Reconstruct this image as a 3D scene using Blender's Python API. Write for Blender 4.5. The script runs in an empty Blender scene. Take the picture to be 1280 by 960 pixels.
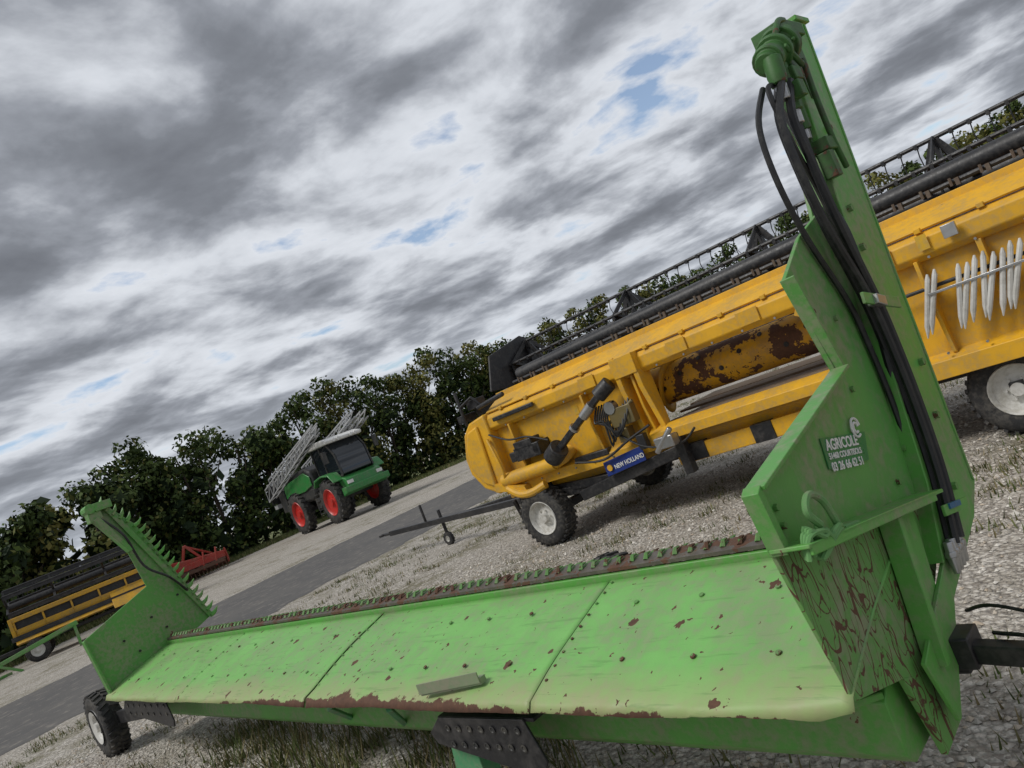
import bpy, bmesh, math, random
import numpy as np
from mathutils import Vector, Matrix, noise
random.seed(4); rng=np.random.default_rng(4)
scene=bpy.context.scene
scene.view_settings.view_transform='Standard'
scene.view_settings.look='None'; scene.view_settings.exposure=0

# ------------------------------------------------------------------ materials
def newmat(name):
    m=bpy.data.materials.new(name); m.use_nodes=True
    nt=m.node_tree; b=nt.nodes['Principled BSDF']
    return m,nt,b
def noise_n(nt,vec,scale,detail=4,rough=.6,dist=0,dim='3D'):
    n=nt.nodes.new('ShaderNodeTexNoise'); n.noise_dimensions=dim; n.inputs['Scale'].default_value=scale
    n.inputs['Detail'].default_value=detail; n.inputs['Roughness'].default_value=rough
    n.inputs['Distortion'].default_value=dist
    nt.links.new(vec,n.inputs['Vector']); return n.outputs['Fac']
def maprange(nt,v,a,b,c=0.,d=1.):
    n=nt.nodes.new('ShaderNodeMapRange'); nt.links.new(v,n.inputs[0])
    for i,x in enumerate((a,b,c,d)): n.inputs[i+1].default_value=x
    return n.outputs[0]
def mixc(nt,f,a,b,blend='MIX'):
    n=nt.nodes.new('ShaderNodeMix'); n.data_type='RGBA'; n.blend_type=blend
    if isinstance(f,float) or isinstance(f,int): n.inputs[0].default_value=f
    else: nt.links.new(f,n.inputs[0])
    for i,x in ((6,a),(7,b)):
        if isinstance(x,tuple): n.inputs[i].default_value=(*x,1) if len(x)==3 else x
        else: nt.links.new(x,n.inputs[i])
    return n.outputs[2]
def mth(nt,op,a,b=0.):
    n=nt.nodes.new('ShaderNodeMath'); n.operation=op
    for i,x in enumerate((a,b)):
        if isinstance(x,(int,float)): n.inputs[i].default_value=x
        else: nt.links.new(x,n.inputs[i])
    return n.outputs[0]
def objco(nt):
    t=nt.nodes.new('ShaderNodeTexCoord'); return t.outputs['Object']

def paint(name,col,rough=.4,rust=.0,dirt=.35,spots=False,edge=False,scratch=False,metal=0.,dust=(.30,.27,.20),rscale=7.):
    m,nt,b=newmat(name); co=objco(nt)
    n1=noise_n(nt,co,3.5,3,.65); n2=noise_n(nt,co,28,3,.7)
    c=mixc(nt,maprange(nt,n1,.3,.75),col,tuple(x*.76 for x in col))
    f=mth(nt,'MULTIPLY',maprange(nt,mth(nt,'MULTIPLY',n1,n2),.20,.38),dirt)
    c=mixc(nt,f,c,dust)
    rustcol=mixc(nt,n2,(.045,.025,.018),(.17,.08,.045))
    masks=[]
    if rust>0:
        n3=noise_n(nt,co,rscale,5,.72)
        masks.append(maprange(nt,n3,.72-rust*.25,.735-rust*.25))
    if spots:
        nn=nt.nodes.new('ShaderNodeTexNoise'); nn.inputs['Scale'].default_value=45; nn.inputs['Detail'].default_value=2; nt.links.new(co,nn.inputs['Vector'])
        for sc0,lo,hi,rad in ((3.6,.25,1.,.085),(9.,.62,1.,.085),(23.,.80,1.,.12)):
            v=nt.nodes.new('ShaderNodeTexVoronoi'); v.voronoi_dimensions='2D'; v.inputs['Scale'].default_value=sc0
            mp=nt.nodes.new('ShaderNodeVectorMath'); mp.operation='ADD'
            sc=nt.nodes.new('ShaderNodeVectorMath'); sc.operation='SCALE'; sc.inputs['Scale'].default_value=.045
            nt.links.new(nn.outputs['Color'],sc.inputs[0]); nt.links.new(co,mp.inputs[0]); nt.links.new(sc.outputs[0],mp.inputs[1])
            nt.links.new(mp.outputs[0],v.inputs['Vector'])
            sep=nt.nodes.new('ShaderNodeSeparateColor'); nt.links.new(v.outputs['Color'],sep.inputs[0])
            r=maprange(nt,sep.outputs[0],lo,hi,.0,rad)
            masks.append(mth(nt,'LESS_THAN',v.outputs['Distance'],r))
    if edge:
        at=nt.nodes.new('ShaderNodeAttribute'); at.attribute_name='edge'
        sepc=nt.nodes.new('ShaderNodeSeparateColor'); nt.links.new(at.outputs['Color'],sepc.inputs[0])
        n4=noise_n(nt,co,3.1,7,.72)
        s=mth(nt,'ADD',sepc.outputs[0],mth(nt,'MULTIPLY',mth(nt,'SUBTRACT',n4,.5),1.3))
        masks.append(maprange(nt,s,.64,.67))
        s2=maprange(nt,mth(nt,'ADD',sepc.outputs[1],mth(nt,'MULTIPLY',n1,.6)),.70,1.35,0,.75)
        c=mixc(nt,s2,c,(.40,.38,.19))
        mp=nt.nodes.new('ShaderNodeMapping'); mp.inputs['Scale'].default_value=(9,.8,.8); nt.links.new(co,mp.inputs['Vector'])
        st=noise_n(nt,mp.outputs[0],2.2,4,.7)
        c=mixc(nt,maprange(nt,st,.5,.72,0,.35),c,(.28,.40,.17))
        mp=nt.nodes.new('ShaderNodeMapping'); mp.inputs['Scale'].default_value=(1.2,14,3); mp.inputs['Rotation'].default_value=(0,0,.25); nt.links.new(co,mp.inputs['Vector'])
        st=noise_n(nt,mp.outputs[0],2.4,4,.7)
        c=mixc(nt,maprange(nt,st,.58,.66,0,.35),c,(.08,.20,.05))
    if scratch:
        for sc_,w,rot in ((2.2,.016,0.6),(3.4,.013,1.9),(1.7,.015,2.6),(2.8,.012,1.2)):
            mp=nt.nodes.new('ShaderNodeMapping'); mp.inputs['Rotation'].default_value=(rot,0,0); mp.inputs['Scale'].default_value=(1,2.2,.7)
            nt.links.new(co,mp.inputs['Vector'])
            q=noise_n(nt,mp.outputs[0],sc_*2.0,1,.5,.2)
            masks.append(mth(nt,'MULTIPLY',mth(nt,'LESS_THAN',mth(nt,'ABSOLUTE',mth(nt,'SUBTRACT',q,.5)),w*.6),maprange(nt,n2,.36,.46)))
    if masks:
        mk=masks[0]
        for q in masks[1:]: mk=mth(nt,'MAXIMUM',mk,q)
        c=mixc(nt,mk,c,rustcol)
        rr=maprange(nt,mk,0,1,rough,.85); nt.links.new(rr,b.inputs['Roughness'])
    else:
        nt.links.new(maprange(nt,n2,.3,.7,rough*.8,min(1,rough*1.35)),b.inputs['Roughness'])
    nt.links.new(c,b.inputs['Base Color']); b.inputs['Metallic'].default_value=metal
    bp=nt.nodes.new('ShaderNodeBump'); bp.inputs['Strength'].default_value=.12; bp.inputs['Distance'].default_value=.01
    nt.links.new(n2,bp.inputs['Height']); nt.links.new(bp.outputs[0],b.inputs['Normal'])
    return m

GR=(.12,.38,.07)
green=paint('green_paint',GR,.48,.12,.55)
green_table=paint('green_table_paint',(.20,.50,.125),.52,.0,.50,spots=True,edge=True)
green_plate=paint('green_plate_paint',(.11,.34,.07),.48,.10,.6)
green_scr=paint('green_scratched',(.135,.34,.08),.55,.0,.65,scratch=True)
guard_m=paint('knife_guard_steel',(.13,.30,.08),.6,.80,.5)
YE=(.80,.43,.018)
yellow=paint('yellow_paint',YE,.52,.05,.38,dust=(.36,.28,.16))
yellow_worn=paint('yellow_worn_auger',YE,.5,.76,.4,dust=(.3,.2,.12),rscale=3.)
yellow_old=paint('yellow_old_paint',(.66,.36,.02),.55,.12,.5,dust=(.3,.22,.12))
black=paint('black_steel',(.018,.018,.02),.45,0,.3,dust=(.14,.13,.12))
rubber=paint('tyre_rubber',(.022,.022,.023),.8,0,.7,dust=(.13,.12,.105))
hose_m=paint('hose_rubber',(.012,.012,.013),.45,0,.3,dust=(.09,.09,.08))
silver=paint('zinc_steel',(.5,.5,.5),.35,.1,.2,metal=.8)
white_rim=paint('white_rim_paint',(.75,.74,.70),.45,.12,.5)
grey_pl=paint('pale_grey_plastic',(.66,.65,.61),.5,0,.35)
wood=paint('wood_plank',(.20,.13,.075),.8,0,.4)
white_p=paint('white_paint',(.80,.80,.78),.4,0,.05)
blue_p=paint('blue_sign_paint',(.01,.035,.22),.4,0,.05)
red_p=paint('red_paint',(.60,.025,.02),.4,.03,.2)
redold=paint('red_machine_paint',(.42,.035,.022),.5,.3,.3)
alu=paint('galvanised_boom',(.46,.47,.48),.45,0,.25,metal=.1)
darkgreen=paint('dark_green_paint',(.03,.23,.05),.35,0,.25)
anth=paint('anthracite_plastic',(.03,.032,.035),.5,0,.2)
beige_bar=paint('faded_green_bar',(.24,.31,.18),.6,.25,.6)
gm,nt,b=newmat('cab_glass'); b.inputs['Base Color'].default_value=(.015,.02,.025,1); b.inputs['Roughness'].default_value=.06; b.inputs['Specular IOR Level'].default_value=.7
glass=gm

# gravel
gravel,nt,b=newmat('gravel'); co=objco(nt)
def gravel_layer(scale):
    v=nt.nodes.new('ShaderNodeTexVoronoi'); v.voronoi_dimensions='2D'; v.inputs['Scale'].default_value=scale; nt.links.new(co,v.inputs['Vector'])
    sp=nt.nodes.new('ShaderNodeSeparateColor'); nt.links.new(v.outputs['Color'],sp.inputs[0])
    return v.outputs['Distance'],sp.outputs[0],sp.outputs[1]
d1,r1,r1b=gravel_layer(30.); d2,r2,r2b=gravel_layer(62.)
big=noise_n(nt,co,.35,3,.6,.4,'2D'); mid=noise_n(nt,co,1.6,4,.7,.3,'2D'); fine=noise_n(nt,co,9,3,.7,0,'2D')
c1=mixc(nt,r1,(.31,.275,.235),(.78,.735,.66)); c2=mixc(nt,r2,(.27,.24,.20),(.70,.655,.58))
c=mixc(nt,mth(nt,'GREATER_THAN',r1b,.45),c1,c2)
crev=maprange(nt,d1,.25,.75,0,.6)
c=mixc(nt,crev,c,(.14,.12,.095))
c=mixc(nt,maprange(nt,mid,.45,.68,0,.5),c,(.36,.32,.26))
weedmask=mth(nt,'MULTIPLY',maprange(nt,big,.45,.60),maprange(nt,mth(nt,'MULTIPLY',mid,fine),.21,.33))
wc=mixc(nt,fine,(.07,.08,.028),(.21,.18,.10))
c=mixc(nt,mth(nt,'MULTIPLY',weedmask,.75),c,wc)
nt.links.new(c,b.inputs['Base Color']); b.inputs['Roughness'].default_value=.9
bp=nt.nodes.new('ShaderNodeBump'); bp.inputs['Strength'].default_value=.9; bp.inputs['Distance'].default_value=.02
h=mth(nt,'SUBTRACT',1.0,mth(nt,'ADD',d1,mth(nt,'MULTIPLY',d2,.5)))
nt.links.new(h,bp.inputs['Height']); nt.links.new(bp.outputs[0],b.inputs['Normal'])
# asphalt
asph,nt,b=newmat('worn_asphalt'); co=objco(nt)
n1=noise_n(nt,co,.6,3,.6,0,'2D'); n2=noise_n(nt,co,60,2,.7,0,'2D'); n3=noise_n(nt,co,4,5,.7,0,'2D')
c=mixc(nt,n2,(.055,.054,.053),(.17,.165,.16)); c=mixc(nt,maprange(nt,n1,.35,.7,0,.45),c,(.17,.16,.145))
c=mixc(nt,maprange(nt,n3,.56,.68,0,.5),c,(.32,.29,.25))
nt.links.new(c,b.inputs['Base Color']); b.inputs['Roughness'].default_value=.9; b.inputs['Specular IOR Level'].default_value=.25
bp=nt.nodes.new('ShaderNodeBump'); bp.inputs['Strength'].default_value=.5; bp.inputs['Distance'].default_value=.01
nt.links.new(n2,bp.inputs['Height']); nt.links.new(bp.outputs[0],b.inputs['Normal'])
# grass sheet
grassm,nt,b=newmat('verge_grass'); co=objco(nt)
n1=noise_n(nt,co,1.2,3,.7,0,'2D'); n2=noise_n(nt,co,14,3,.7,0,'2D')
c=mixc(nt,n2,(.05,.08,.018),(.16,.19,.05)); c=mixc(nt,maprange(nt,n1,.45,.68,0,.6),c,(.22,.19,.095))
nt.links.new(c,b.inputs['Base Color']); b.inputs['Roughness'].default_value=.9
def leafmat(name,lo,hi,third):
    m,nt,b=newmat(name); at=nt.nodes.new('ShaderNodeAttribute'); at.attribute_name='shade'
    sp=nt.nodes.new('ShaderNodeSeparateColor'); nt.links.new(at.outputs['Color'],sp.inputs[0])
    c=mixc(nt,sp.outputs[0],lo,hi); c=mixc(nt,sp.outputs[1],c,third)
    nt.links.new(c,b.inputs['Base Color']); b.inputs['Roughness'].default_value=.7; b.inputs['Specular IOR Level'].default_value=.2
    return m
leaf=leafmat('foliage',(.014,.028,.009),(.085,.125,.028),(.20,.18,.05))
weedm=leafmat('weed_blades',(.05,.075,.02),(.13,.16,.05),(.28,.22,.12))
stone_m=leafmat('gravel_stone',(.28,.25,.21),(.76,.72,.65),(.52,.43,.33))
bark,nt,b=newmat('bark'); b.inputs['Base Color'].default_value=(.05,.038,.028,1); b.inputs['Roughness'].default_value=.9

# ------------------------------------------------------------------ mesh builder
class MB:
    def __init__(s): s.v=[]; s.f=[]
    def add(s,vs,fs):
        o=len(s.v); s.v+= [tuple(v) for v in vs]; s.f+=[tuple(i+o for i in f) for f in fs]
    def box(s,c,d,R=None):
        c=Vector(c); vs=[]
        for x in (-.5,.5):
            for y in (-.5,.5):
                for z in (-.5,.5):
                    p=Vector((x*d[0],y*d[1],z*d[2]))
                    if R is not None: p=R@p
                    vs.append(c+p)
        s.add(vs,[(0,1,3,2),(4,6,7,5),(0,4,5,1),(2,3,7,6),(0,2,6,4),(1,5,7,3)])
    def bb(s,a,b): # min/max box
        s.box([(a[i]+b[i])/2 for i in range(3)],[abs(b[i]-a[i]) for i in range(3)])
    def beam(s,p0,p1,w,h,up=(0,0,1)):
        p0=Vector(p0);p1=Vector(p1);d=p1-p0;L=d.length;d.normalize();up=Vector(up)
        if abs(d.dot(up))>.97: up=Vector((0,1,0))
        y=up.cross(d).normalized();z=d.cross(y)
        s.box((p0+p1)/2,(L,w,h),Matrix((d,y,z)).transposed())
    def tube(s,pts,r,n=8,caps=True):
        pts=[Vector(p) for p in pts]; rs=r if isinstance(r,(list,tuple)) else [r]*len(pts)
        vs=[];fs=[];prev=None
        for i,p in enumerate(pts):
            t=(pts[min(i+1,len(pts)-1)]-pts[max(i-1,0)]).normalized()
            if prev is None:
                a=Vector((0,0,1)) if abs(t.z)<.9 else Vector((0,1,0)); prev=a
            x=(prev-t*prev.dot(t)).normalized(); y=t.cross(x); prev=x
            for k in range(n):
                q=2*math.pi*k/n; vs.append(p+(x*math.cos(q)+y*math.sin(q))*rs[i])
        for i in range(len(pts)-1):
            for k in range(n): fs.append((i*n+k,i*n+(k+1)%n,(i+1)*n+(k+1)%n,(i+1)*n+k))
        if caps: fs+=[tuple(range(n)),tuple(range((len(pts)-1)*n,len(pts)*n))]
        s.add(vs,fs)
    def curve(s,pts,r,n=8,sub=6):
        P=[Vector(p) for p in pts]; out=[]
        for i in range(len(P)-1):
            a=P[max(i-1,0)];b_=P[i];c_=P[i+1];d=P[min(i+2,len(P)-1)]
            for k in range(sub):
                t=k/sub
                out.append(.5*((2*b_)+(c_-a)*t+(2*a-5*b_+4*c_-d)*t*t+(3*b_-a-3*c_+d)*t**3))
        out.append(P[-1]); s.tube(out,r,n)
    def lathe(s,prof,o,ax,n=32,closed=False):
        o=Vector(o);ax=Vector(ax).normalized(); a=Vector((0,0,1)) if abs(ax.z)<.9 else Vector((1,0,0))
        x=(a-ax*a.dot(ax)).normalized();y=ax.cross(x);vs=[];fs=[];m=len(prof)
        for h,r in prof:
            for k in range(n):
                q=2*math.pi*k/n; vs.append(o+ax*h+(x*math.cos(q)+y*math.sin(q))*r)
        for i in range(m-1):
            for k in range(n): fs.append((i*n+k,i*n+(k+1)%n,(i+1)*n+(k+1)%n,(i+1)*n+k))
        s.add(vs,fs)
    def prism(s,poly,x0,x1,ax=0):
        n=len(poly);vs=[]
        for x in (x0,x1):
            for p in poly:
                q=list(p); q.insert(ax,x); vs.append(q)
        fs=[tuple(range(n)),tuple(range(n,2*n))]+[(i,(i+1)%n,n+(i+1)%n,n+i) for i in range(n)]
        s.add(vs,fs)
    def cone(s,p0,p1,r0,r1,n=6): s.tube([p0,p1],[r0,max(r1,.0005)],n)
    def obj(s,name,parent,mat,bevel=0,flip=False,smooth=35):
        vs=[(-v[0],v[1],v[2]) for v in s.v] if flip else s.v
        me=bpy.data.meshes.new(name); me.from_pydata(vs,[],s.f); me.update()
        bm=bmesh.new(); bm.from_mesh(me); bmesh.ops.recalc_face_normals(bm,faces=bm.faces); bm.to_mesh(me); bm.free()
        for p in me.polygons: p.use_smooth=True
        me.set_sharp_from_angle(angle=math.radians(smooth))
        me.materials.append(mat)
        ob=bpy.data.objects.new(name,me); scene.collection.objects.link(ob)
        if parent: ob.parent=parent
        if bevel:
            md=ob.modifiers.new('bevel','BEVEL'); md.width=bevel; md.segments=2; md.limit_method='ANGLE'; md.angle_limit=math.radians(40)
        return ob
def empty(name,loc=(0,0,0),rz=0):
    e=bpy.data.objects.new(name,None); e.empty_display_size=.3; scene.collection.objects.link(e)
    e.location=loc; e.rotation_euler=(0,0,rz); return e

def wheel(parent,name,c,R,w,rim,rimmat,axis=(0,1,0),flip=False,lugs=28,lugh=.012):
    ax=Vector(axis); m=MB(); hw=w/2
    m.lathe([(-hw*.86,rim),(-hw,rim+(R-rim)*.35),(-hw*.98,rim+(R-rim)*.7),(-hw*.80,R*.975),(-hw*.6,R),(hw*.6,R),(hw*.8,R*.975),(hw*.98,rim+(R-rim)*.7),(hw,rim+(R-rim)*.35),(hw*.86,rim)],c,ax,40)
    x=Vector((1,0,0)); z=Vector((0,0,1)); C=Vector(c)
    for k in range(lugs):
        q=2*math.pi*k/lugs
        for sd in (-1,1):
            q2=q+sd*math.pi/lugs*.5
            rd=x*math.cos(q2)+z*math.sin(q2); tg=-x*math.sin(q2)+z*math.cos(q2)
            a=ax*sd*hw*.12+rd*(R+lugh*.4); b2=ax*sd*hw*.88+rd*(R*.985)+tg*R*.10
            m.beam(C+a,C+b2,2*math.pi*R/lugs*.42,lugh*2,up=rd)
    m.obj(name+'_tyre',parent,rubber,flip=flip,smooth=40)
    m=MB()
    for sd in (-1,1):
        m.lathe([(sd*hw*.9,rim*1.03),(sd*hw*.98,rim*1.0),(sd*hw*.85,rim*.93),(sd*hw*.5,rim*.88),(sd*hw*.35,rim*.6),(sd*hw*.45,rim*.42),(sd*hw*.5,rim*.3),(sd*hw*.85,rim*.26),(sd*hw*.85,.001)],c,ax,32)
        for k in range(6):
            q=2*math.pi*k/6; p=C+ax*sd*hw*.45+(x*math.cos(q)+z*math.sin(q))*rim*.42
            m.tube([p-ax*sd*.01,p+ax*sd*.025],rim*.05,6)
    m.obj(name+'_rim',parent,rimmat,flip=flip)

# ================================================================== GREEN CUTTING TABLE
ga=math.atan2(-.7026,.7116)
GT=empty('rapeseed_cutting_table',rz=ga)
def sk(s): return .022*(s-1.05)
def sheet(s0,s1,name,dz):
    nx=max(8,int((s1-s0)/.03)); ny=16; vs=[];fs=[];ed=[]
    for i in range(nx+1):
        s=s0+(s1-s0)*i/nx
        j=.016*noise.noise(Vector((s*3.1,0,0)))+.009*noise.noise(Vector((s*11,2,0)))+.006*noise.noise(Vector((s*29,2,0)))
        cor=max(0,1-abs(s-1.045)/.10)*.03      # torn right-hand corner
        for k in range(ny+1):
            t=k/ny
            l=1.735+sk(s)+(.66)*t; z=.60+.195*t+dz
            z+=.014*noise.noise(Vector((s*1.3,t*2,5)))*(1-t)+.012*math.sin(math.pi*t)
            if k==0: l+=j-.012+cor; z-=.026+j-cor*.3
            if k==1: l=1.745+sk(s)+j*.8+cor; z=.605+dz+.014*noise.noise(Vector((s*2.2,3,5)))
            vs.append((-s,l,z))
            mid_=math.exp(-((s-3.6)/1.6)**2)
            r_= (1.0 if k==0 else max(0,1-t/(.10+.13*mid_)))*(.54+.46*mid_)
            ed.append((r_,max(0,1-t/.45),0,1))
    w=ny+1
    for i in range(nx):
        for k in range(ny): fs.append((i*w+k,i*w+k+1,(i+1)*w+k+1,(i+1)*w+k))
    me=bpy.data.meshes.new(name); me.from_pydata(vs,[],fs)
    for p in me.polygons: p.use_smooth=True
    at=me.attributes.new('edge','FLOAT_COLOR','POINT'); at.data.foreach_set('color',np.array(ed,np.float32).reshape(-1))
    me.materials.append(green_table); ob=bpy.data.objects.new(name,me); scene.collection.objects.link(ob); ob.parent=GT
    sd=ob.modifiers.new('th','SOLIDIFY'); sd.thickness=.005
for i,(a,b_,dz) in enumerate(((1.045,2.272,.004),(2.285,4.145,0),(4.16,6.3,.004),(6.315,8.32,0))): sheet(a,b_,'table_sheet_%d'%(i+1),dz)
m=MB()
for s in np.arange(1.3,8.3,.31):
    for t,o in ((.28,0),(.72,.1)):
        ss=s+o; p=Vector((ss,1.735+sk(ss)+.66*t,.607+.195*t+.010*math.sin(math.pi*t)))
        if random.random()<.8: m.tube([p,p+Vector((0,-.002,.006))],.010,8)
for s in (2.25,4.13,6.28):
    for t in np.linspace(.15,.95,9):
        p=Vector((s,1.735+sk(s)+.66*t,.607+.195*t+.012*math.sin(math.pi*t)))
        m.tube([p,p+Vector((0,-.001,.005))],.007,6)
m.obj('table_bolts',GT,guard_m,flip=True)
m=MB()
def strip(poly,s0,s1):
    n=len(poly);vs=[]
    for s in (s0,s1):
        for l,z in poly: vs.append((s,l+sk(s),z))
    m.add(vs,[tuple(range(n)),tuple(range(n,2*n))]+[(i,(i+1)%n,n+(i+1)%n,n+i) for i in range(n)])
strip([(2.02,.30),(2.06,.26),(2.27,.26),(2.31,.30),(2.31,.46),(2.27,.49),(2.06,.49),(2.02,.46)],1.10,8.28)
strip([(1.80,.560),(1.80,.582),(2.03,.49),(2.03,.468)],1.10,8.28)
strip([(2.28,.50),(2.28,.70),(2.40,.772),(2.40,.60)],1.10,8.28)
for s in np.arange(1.6,8.2,.8):
    m.prism([(1.82+sk(s),.55),(2.04+sk(s),.40),(2.30+sk(s),.48),(2.38+sk(s),.73)],s,s+.012)
m.obj('support_beam',GT,green,bevel=.004,flip=True)
m=MB()
strip([(2.385,.790),(2.385,.822),(2.40,.826),(2.45,.812),(2.45,.76),(2.40,.76)],1.12,8.30)
m.obj('knife_back_strip',GT,green,bevel=.003,flip=True)
m=MB()
s=1.16
while s<8.28:
    l=2.40+sk(s); jj=random.uniform(-.003,.003); m.beam((s,l,.828),(s,l+.05,.846),.040,.022)
    m.tube([(s,l+.04,.842),(s,l+.08,.853),(s+jj,l+.125,.857)],[.016,.012,.002],6)
    m.tube([(s,l+.02,.850),(s,l+.035,.870),(s+jj,l+.065,.868)],[.013,.009,.003],5)
    s+=.0762
m.obj('knife_guards',GT,guard_m,flip=True)
m=MB(); strip([(2.39,.832),(2.39,.846),(2.48,.862),(2.48,.852)],1.12,8.28)
m.obj('knife_sections',GT,paint('worn_knife_steel',(.10,.085,.07),.5,.8,.3),flip=True)
m=MB(); m.beam((2.62,1.86,.657),(2.98,1.80,.642),.035,.026); m.beam((2.62,1.84,.675),(2.98,1.78,.66),.006,.045)
m.obj('loose_angle_bar',GT,beige_bar,flip=True)

# left end plate (s=8.32)
m=MB()
LP=[(1.93,.58),(1.87,1.15),(2.56,1.40),(2.51,1.78),(2.30,2.20),(2.36,2.33),(2.47,2.30),(2.66,2.03),(2.78,1.68),(3.06,.87),(2.67,.74)]
m.prism(LP,8.325,8.345)
m.prism([(1.93,.58),(1.87,1.15),(1.885,1.155),(1.95,.60)],8.26,8.345)
m.prism([(2.50,1.78),(2.30,2.18),(2.35,2.21),(2.54,1.79)],8.22,8.33)
m.beam((8.31,2.47,2.25),(8.31,3.03,.87),.03,.05)
m.box((8.30,2.33,2.24),(.12,.12,.14)); m.box((8.27,2.42,2.30),(.10,.16,.08)); m.tube([(8.22,2.30,2.30),(8.38,2.30,2.30)],.05,10)
m.obj('end_plate_far',GT,green_plate,bevel=.003,flip=True)
m=MB()
E=[Vector((8.335,2.40,2.33)),Vector((8.335,2.66,2.03)),Vector((8.335,2.78,1.68)),Vector((8.335,3.06,.87))]
for i in range(3):
    a,b_=E[i],E[i+1]; L=(b_-a).length; d=(b_-a)/L; nrm=Vector((0,-d.z,d.y)) if -d.z>0 else Vector((0,d.z,-d.y))
    k=0.02
    while k<L:
        p=a+d*k; m.tube([p-nrm*.03,p+nrm*.04,p+nrm*.09-d*.025],[.022,.018,.003],5)
        m.tube([p-nrm*.03+Vector((-.05,0,0)),p+nrm*.01+Vector((-.05,0,0)),p+nrm*.05-d*.02+Vector((-.05,0,0))],[.016,.014,.003],5)
        k+=.076
m.obj('side_knife_guards',GT,green,flip=True)
m=MB(); m.curve([(8.25,2.35,2.2),(8.22,2.50,1.95),(8.24,2.58,1.6),(8.2,2.75,1.4),(8.3,2.9,1.2)],.012)
for p in ((2.2,1.0),(2.5,1.1),(2.6,.95),(2.3,.85),(2.8,1.2)): m.tube([(8.32,p[0],p[1]),(8.305,p[0],p[1])],.012,6)
m.obj('side_knife_hose',GT,hose_m,flip=True)

# right end plate group
m=MB()
m.prism([(1.70,1.04),(1.70,1.20),(2.45,1.35),(2.37,1.68),(2.60,1.80),(2.95,1.90),(2.95,.80),(2.64,.85)],1.045,1.06)
m.prism([(1.695,1.03),(1.675,1.20),(1.70,1.215),(1.72,1.04)],1.01,1.06)
m.beam((1.03,1.70,1.205),(1.03,2.455,1.352),.06,.012)
m.beam((1.04,2.46,1.35),(1.04,2.37,1.68),.05,.010)
m.obj('divider_plate',GT,green_plate,bevel=.002,flip=True)
m=MB()
m.prism([(1.70,1.035),(2.64,.845),(2.60,.62),(2.24,.44),(2.08,.50),(1.79,.595)],1.05,1.062)
m.prism([(2.08,.50),(2.15,.23),(2.31,.24),(2.25,.44)],1.05,1.07)
m.obj('scratched_panel',GT,green_scr,bevel=.002,flip=True)
m=MB()
m.beam((1.00,1.69,1.045),(1.00,2.62,.856),.11,.012)
m.beam((.95,1.70,1.034),(.95,2.55,.862),.010,.03)
m.prism([(2.32,.885),(2.52,.845),(2.43,.50),(2.24,.455)],1.02,1.045)
m.prism([(2.30,.89),(2.33,.885),(2.25,.46),(2.22,.46)],.98,1.045)
m.obj('divider_shelf',GT,green,bevel=.003,flip=True)
def adj(poly,s):
    k=s/1.05; return [(l*k,1.6-(1.6-z)*k) for l,z in poly]
m=MB()
m.prism([(3.18,2.62),(3.50,2.70),(3.24,.70),(2.66,.58),(2.66,.86),(2.84,1.30),(2.86,1.78),(2.95,2.0)],1.09,1.105)
m.obj('post_back_plate',GT,green_plate,bevel=.002,flip=True)
m=MB()
FL=adj([(3.24,2.55),(3.42,2.70),(3.55,2.69),(3.40,1.70),(3.26,.69),(3.10,.60),(2.63,.49),(2.33,.24),(2.31,.24),(2.24,.46),(2.66,.60),(2.80,.84),(2.96,1.42),(3.10,1.93)],1.005)
m.prism(FL,1.005,1.02)
m.prism(adj([(3.24,2.55),(3.10,1.93),(2.96,1.42),(2.80,.84),(2.66,.60),(2.68,.60),(2.815,.835),(2.975,1.42),(3.115,1.93),(3.255,2.55)],1.0),1.0,1.10)
m.prism(adj([(3.55,2.69),(3.40,1.70),(3.26,.69),(3.245,.70),(3.385,1.70),(3.535,2.69)],1.0),1.0,1.15)
m.box((1.06,3.36,2.66),(.13,.14,.02))
m.obj('post',GT,green,bevel=.003,flip=True)
m=MB()
for l,z in adj(((3.16,2.02),(3.12,1.70),(3.05,1.5),(3.22,1.2),(3.14,1.0),(3.02,.75),(2.93,.72),(3.3,2.2),(3.16,1.86)),1.0): m.tube([(1.005,l,z),(.988,l,z)],.014,6)
for l,z in ((1.78,1.13),(1.78,1.08),(2.5,1.27),(2.6,1.5),(2.45,1.55),(2.7,1.0),(2.55,.93)): m.tube([(1.045,l,z),(1.033,l,z)],.010,6)
m.obj('post_bolts',GT,guard_m,flip=True)
greasy=paint('greasy_green',(.045,.14,.03),.55,.4,.8,dust=(.05,.04,.03))
m=MB()
a=Vector((1.0,2.80,2.42)); b_=Vector((1.0,3.06,2.53)); d=(b_-a).normalized(); L=(b_-a).length
m.lathe([(0,.001),(0,.038),(.03,.042),(.03,.056),(.06,.058),(.06,.048),(.12,.050),(.12,.068),(.145,.070),(.145,.052),(.20,.055),(.20,.075),(.24,.078),(.24,.06),(L,.055),(L,.001)],a,d,18)
for k in range(6):
    q=k*math.pi/3; ux=Vector((1,0,0)); uy=d.cross(ux); p=a+d*.20+(ux*math.cos(q)+uy*math.sin(q))*.062; m.tube([p-d*.02,p+d*.05],.008,6)
m.tube([(.98,2.82,2.43),(.98,2.80,2.36),(.98,2.795,2.33)],[.034,.034,.028],12); m.tube([(1.0,2.90,2.42),(1.0,2.89,2.33),(1.0,2.885,2.24)],[.034,.036,.03],10); m.tube([(1.02,2.98,2.42),(1.03,2.98,2.18)],.03,10)
m.box((1.04,3.10,2.53),(.12,.12,.16)); m.box((1.02,3.00,2.42),(.10,.09,.10)); m.box((1.03,3.20,2.60),(.09,.18,.05)); m.box((1.03,3.14,2.40),(.06,.05,.20)); m.box((.97,2.93,2.37),(.04,.07,.05))
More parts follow.
